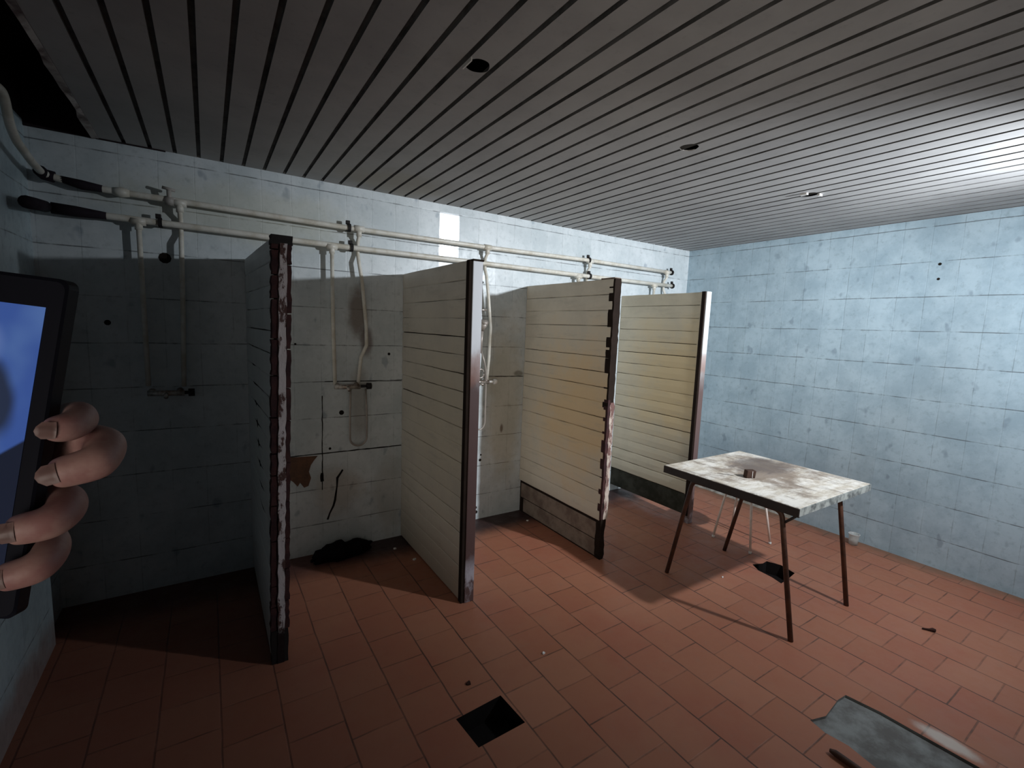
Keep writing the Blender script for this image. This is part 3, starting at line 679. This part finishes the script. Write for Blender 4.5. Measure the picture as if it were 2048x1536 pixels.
# ------------------------------------------------------------------ things on the floor
t = thing('plastic_cup', (-0.10, -1.85, 0), 'pale translucent cup standing on the floor against the blue wall', 'cup')
n = NT('cloudy_plastic', 0.3, 0.5); n.b.inputs['Alpha'].default_value = 0.55; M['cup'] = n.col((0.6, 0.62, 0.6))
bm = bmesh.new(); prof = [(0.0, 0.002), (0.030, 0.002), (0.034, 0.05), (0.037, 0.085), (0.039, 0.09), (0.036, 0.088), (0.032, 0.05), (0.028, 0.006), (0.0, 0.006)]
R = []
for r, z in prof: R.append([bm.verts.new((max(r, 0.0005)*math.cos(2*math.pi*k/20), max(r, 0.0005)*math.sin(2*math.pi*k/20), z)) for k in range(20)])
for A, B in zip(R, R[1:]):
    for k in range(20): bm.faces.new((A[k], A[(k+1) % 20], B[(k+1) % 20], B[k]))
link('cup_body', bm, M['cup'], t, True)
bm = bmesh.new(); L = [(0.038*math.cos(a), 0.038*math.sin(a), 0.089) for a in [2*math.pi*k/20 for k in range(21)]]; tube(bm, L, 0.002, 6, caps=False); link('rim', bm, M['flake'], t, True)

bm = bmesh.new(); bmesh.ops.create_icosphere(bm, subdivisions=4, radius=1.0)
from mathutils import noise as mn
for v in bm.verts:
    d = 1+0.35*mn.noise(v.co*2.1)+0.12*mn.noise(v.co*6)
    v.co = Vector((v.co.x*0.19*d, v.co.y*0.075*d, max(0.0, v.co.z*0.075*d*(1.1 if v.co.x < 0 else 0.85)+0.025)))
o = link('rag', bm, M['rag'], None, True); o.location = (-3.66, -0.105, 0); o.rotation_euler.z = 0.1
tag(o, 'low black rag heap on the floor against the back wall of the second stall', 'rag')

bm = bmesh.new(); tube(bm, [(0, 0, 0), (0.002, -0.02, 0.002), (-0.002, -0.44, 0.002)], [0.007, 0.0125, 0.0125], 12)
o = link('metal_rod', bm, M['leg'], None, True); o.location = (-2.391, -2.655, 0.0125)
tag(o, 'rusty metal rod lying on the floor beside the grey mortar strip', 'rod')
bm = bmesh.new(); tube(bm, [(-0.018, 0.028, 0.005), (0.0, 0.0, 0.008), (0.008, -0.012, 0.012), (0.014, -0.022, 0.010)], [0.004, 0.007, 0.011, 0.009], 8)
o = link('bolt', bm, M['debris'], None, True); o.location = (-1.005, -2.58, 0.0)
tag(o, 'small dark brown bolt shaped bit on the floor right of the table', 'debris')
def fleck(x, y, r, label, mat='flake', grp='white paint flakes on the floor', cat='paint flake', name='paint_flake'):
    bm = bmesh.new(); k = random.randint(5, 7); a0 = random.random()*6
    lo_ = [(r*random.uniform(0.6, 1)*math.cos(a0+2*math.pi*i/k), r*random.uniform(0.5, 0.9)*math.sin(a0+2*math.pi*i/k)) for i in range(k)]
    A = [bm.verts.new((px, py, 0.0005)) for px, py in lo_]; B = [bm.verts.new((px*0.85, py*0.85, 0.006+0.3*r*random.random())) for px, py in lo_]
    bm.faces.new(A); bm.faces.new(B)
    for i in range(k): bm.faces.new((A[i], A[(i+1) % k], B[(i+1) % k], B[i]))
    o = link(name, bm, M[mat]); o.location = (x, y, 0)
    if grp: tag(o, label, cat, grp)
    else: tag(o, label, cat)
FL = 'small white chips on the floor'
FLK = [(-3.316, -0.193, 0.014, 'white chip at the back end of the second partition foot, in the dark stall'),
       (-3.250, -0.408, 0.018, 'white chip lying nearer along the foot of the second partition'),
       (-3.036, -1.624, 0.011, 'tiny white chip out on the open tiles before the square black hole'),
       (-2.170, -0.234, 0.013, 'white chip in the corner where the third partition meets the back wall'),
       (-1.529, -1.632, 0.009, 'tiny white chip on the tiles underneath the table')]
for fx_, fy_, fr_, lb_ in FLK: fleck(fx_, fy_, fr_, lb_, grp=FL)

fleck(-3.457, -1.614, 0.016, 'dark curled leaf-like scrap on the tiles just beyond the square black hole', 'debris', None, 'scrap', 'scrap')

# ------------------------------------------------------------------ hand holding a phone, close on the left
# local frame: x right, y up, z towards the lens; metres, origin at the phone's top right corner
D = 0.225; U = D/FPX
org = CM @ Vector(((137-1024)*U, (768-560)*U, -D))
R3 = CM.to_3x3().to_4x4()
def lp_(px, py, dz=0.0):      # sketch units (1/936 of the distance) to metres in the hand's frame
    k = 1.0
    return Vector(((px-137)*U*k, (560-py)*U*k, dz))
ph = thing('phone', org, 'black phone with a glowing blue screen gripped by a hand at the left', 'phone')
ph.matrix_world = Matrix.Translation(org) @ R3
ang = math.atan2(-106, 655)    # lean of the long edge
ax = Vector((-106, -655, 0)).normalized(); bx = Vector((-ax.y*-1, 0, 0))
ex_ = Vector((-0.985, 0.12, 0.12)).normalized(); ey_ = Vector((-0.16, -0.985, 0.0)).normalized(); ez_ = ex_.cross(ey_).normalized()
if ez_.z < 0: ez_ = -ez_
PL, PWd, PT = 0.166, 0.076, 0.0085
def slabr(bm, x0, x1, y0, y1, z0, z1, rad, seg_=6):
    loop = []
    for cx_, cy_, a0 in ((x1-rad, y1-rad, 0), (x0+rad, y1-rad, 90), (x0+rad, y0+rad, 180), (x1-rad, y0+rad, 270)):
        for i in range(seg_+1):
            a = math.radians(a0+90*i/seg_); loop.append((cx_+rad*math.cos(a), cy_+rad*math.sin(a)))
    e = 0.0012
    def ring(z, ins):
        out = []
        for (a, b) in loop:
            ca = (x0+x1)/2; cb = (y0+y1)/2; out.append(bm.verts.new(ex_*(ca+(a-ca)*(1-ins)) + ey_*(cb+(b-cb)*(1-ins)) + ez_*z))
        return out
    rs = [ring(z0, 0.03), ring(z0+e, 0), ring(z1-e, 0), ring(z1, 0.02)]
    for A, B in zip(rs, rs[1:]):
        for i in range(len(A)): bm.faces.new((A[i], A[(i+1) % len(A)], B[(i+1) % len(A)], B[i]))
    bm.faces.new(rs[0]); bm.faces.new(rs[-1])
bm = bmesh.new(); slabr(bm, 0, PWd, 0, PL, -PT, 0, 0.0045); link('phone_body', bm, M['phone'], ph)
n = NT('lit_screen', 0.2, 0.5)
P = n.xyz(); nz = n.noise(28, 2, 0.5); n2 = n.noise(70, 3, 0.6)
c = n.mix(n.ss(nz, 0.38, 0.62), (0.060, 0.125, 0.42), (0.105, 0.20, 0.50))
c = n.mix(n.blob(P[0], P[1], -0.036, -0.056, 0.014, 0.024, nz, 0.3, 0.4), c, (0.030, 0.042, 0.085))
c = n.mix(n.blob(P[0], P[1], -0.036, -0.030, 0.011, 0.013, nz, 0.4, 0.7), c, (0.15, 0.24, 0.56))
c = n.mix(n.ma('MULTIPLY', n.ss(n.ma('ADD', P[1], n.ma('MULTIPLY', P[0], -0.6)), -0.064, -0.066), 1.0), c, (0.016, 0.020, 0.040))
n.col((0.0, 0.0, 0.0)); n.t.links.new(c, n.b.inputs['Emission Color']); n.b.inputs['Emission Strength'].default_value = 0.62
bm = bmesh.new()
q = [bm.verts.new(ex_*a + ey_*b + ez_*0.0003) for a, b in ((0.0075, 0.0145), (PWd-0.006, 0.0145), (PWd-0.006, PL-0.016), (0.0075, PL-0.016))]
bm.faces.new(q); link('phone_screen', bm, n.m, ph)
hand = bpy.data.meshes.new('hand'); hv = []; he = []; hr = []
def hp_(p, r, link_=None):
    hv.append(p); hr.append(r)
    if link_ is not None: he.append((link_, len(hv)-1))
    return len(hv)-1
palm_w = hp_(lp_(-215, 1150, -0.040), 0.026)            # wrist, root
palm_a = hp_(lp_(-120, 1090, -0.036), 0.022, palm_w)
palm_b = hp_(lp_(-80, 985, -0.034), 0.018, palm_a)
fore = hp_(lp_(-450, 1320, -0.046), 0.028, palm_w)
fing = [   # root, first joint, knuckle bend, last joint, tip   (x, y, depth)
    (lp_(-30, 900, -0.026), lp_(60, 832, -0.022), lp_(118, 838, -0.014), lp_(138, 858, 0.000), lp_(112, 856, 0.008)),
    (lp_(-30, 960, -0.028), lp_(70, 890, -0.026), lp_(150, 900, -0.018), lp_(188, 928, -0.002), lp_(128, 946, 0.009)),
    (lp_(-40, 1030, -0.028), lp_(30, 1020, -0.024), lp_(88, 1022, -0.014), lp_(106, 1046, 0.000), lp_(50, 1052, 0.010)),
    (lp_(-60, 1100, -0.026), lp_(0, 1105, -0.022), lp_(58, 1112, -0.013), lp_(80, 1136, 0.000), lp_(26, 1146, 0.009))]
rad = [0.0076, 0.0090, 0.0088, 0.0082]
tips = []
for f, r in zip(fing, rad):
    a = hp_(f[0], r*1.25, palm_b if f is fing[0] or f is fing[1] else palm_a)
    for i, p in enumerate(f[1:]):
        a = hp_(p, r*(1.05, 1.1, 1.02, 0.80)[i], a)
    tips.append((f[3], f[4], r))
th0 = hp_(lp_(-240, 1130, -0.030), 0.015, palm_w)        # thumb, on the far side of the phone
th1 = hp_(lp_(-265, 1000, -0.010), 0.0115, th0); th2 = hp_(lp_(-215, 905, 0.011), 0.0095, th1); th3 = hp_(lp_(-185, 850, 0.013), 0.0085, th2)
hand.from_pydata([tuple(v) for v in hv], he, [])
per = bpy.data.objects.new('person', hand); COL.objects.link(per)
per.matrix_world = Matrix.Translation(org) @ R3
tag(per, 'person reaching in at the left, only a bare hand gripping the phone in view', 'person')
hand.materials.append(M['skin'])
sk = per.modifiers.new('skin', 'SKIN'); sk.branch_smoothing = 0.4
for i, v in enumerate(hand.skin_vertices[0].data): v.radius = (hr[i], hr[i]); v.use_root = (i == 0)
sb = per.modifiers.new('sub', 'SUBSURF'); sb.levels = 2; sb.render_levels = 3
sk.use_smooth_shade = True
for a, b, r in tips:
    bm = bmesh.new(); d = (b-a).normalized(); up_ = Vector((0, 0, 1)); side = d.cross(up_).normalized(); up_ = side.cross(d)
    rows_ = []
    for i in range(5):
        row_ = []
        for j in range(5):
            s = (j-2)/2; row_.append(bm.verts.new(b + d*(-0.005+0.0075*i/4 - 0.0028*s*s*(i/4)) + side*s*r*0.52 + up_*(r*0.84*math.sqrt(max(0.1, 1-0.45*s*s)) - 0.0010*(i/4)**2)))
        rows_.append(row_)
    for A, B in zip(rows_, rows_[1:]):
        for j in range(4): bm.faces.new((A[j], A[j+1], B[j+1], B[j]))
    bmesh.ops.solidify(bm, geom=bm.faces[:], thickness=0.0006)
    link('fingernail', bm, M['nail'], per, True)
bm = bmesh.new()
a = lp_(-330, 1235, -0.043); b = lp_(-450, 1320, -0.046); c_ = lp_(-1100, 1760, -0.06)
tube(bm, [a, a.lerp(b, 0.1), b, b.lerp(c_, 0.5), c_], [0.032, 0.034, 0.038, 0.046, 0.052], 24)
link('sleeve', bm, M['sleeve'], per, True)
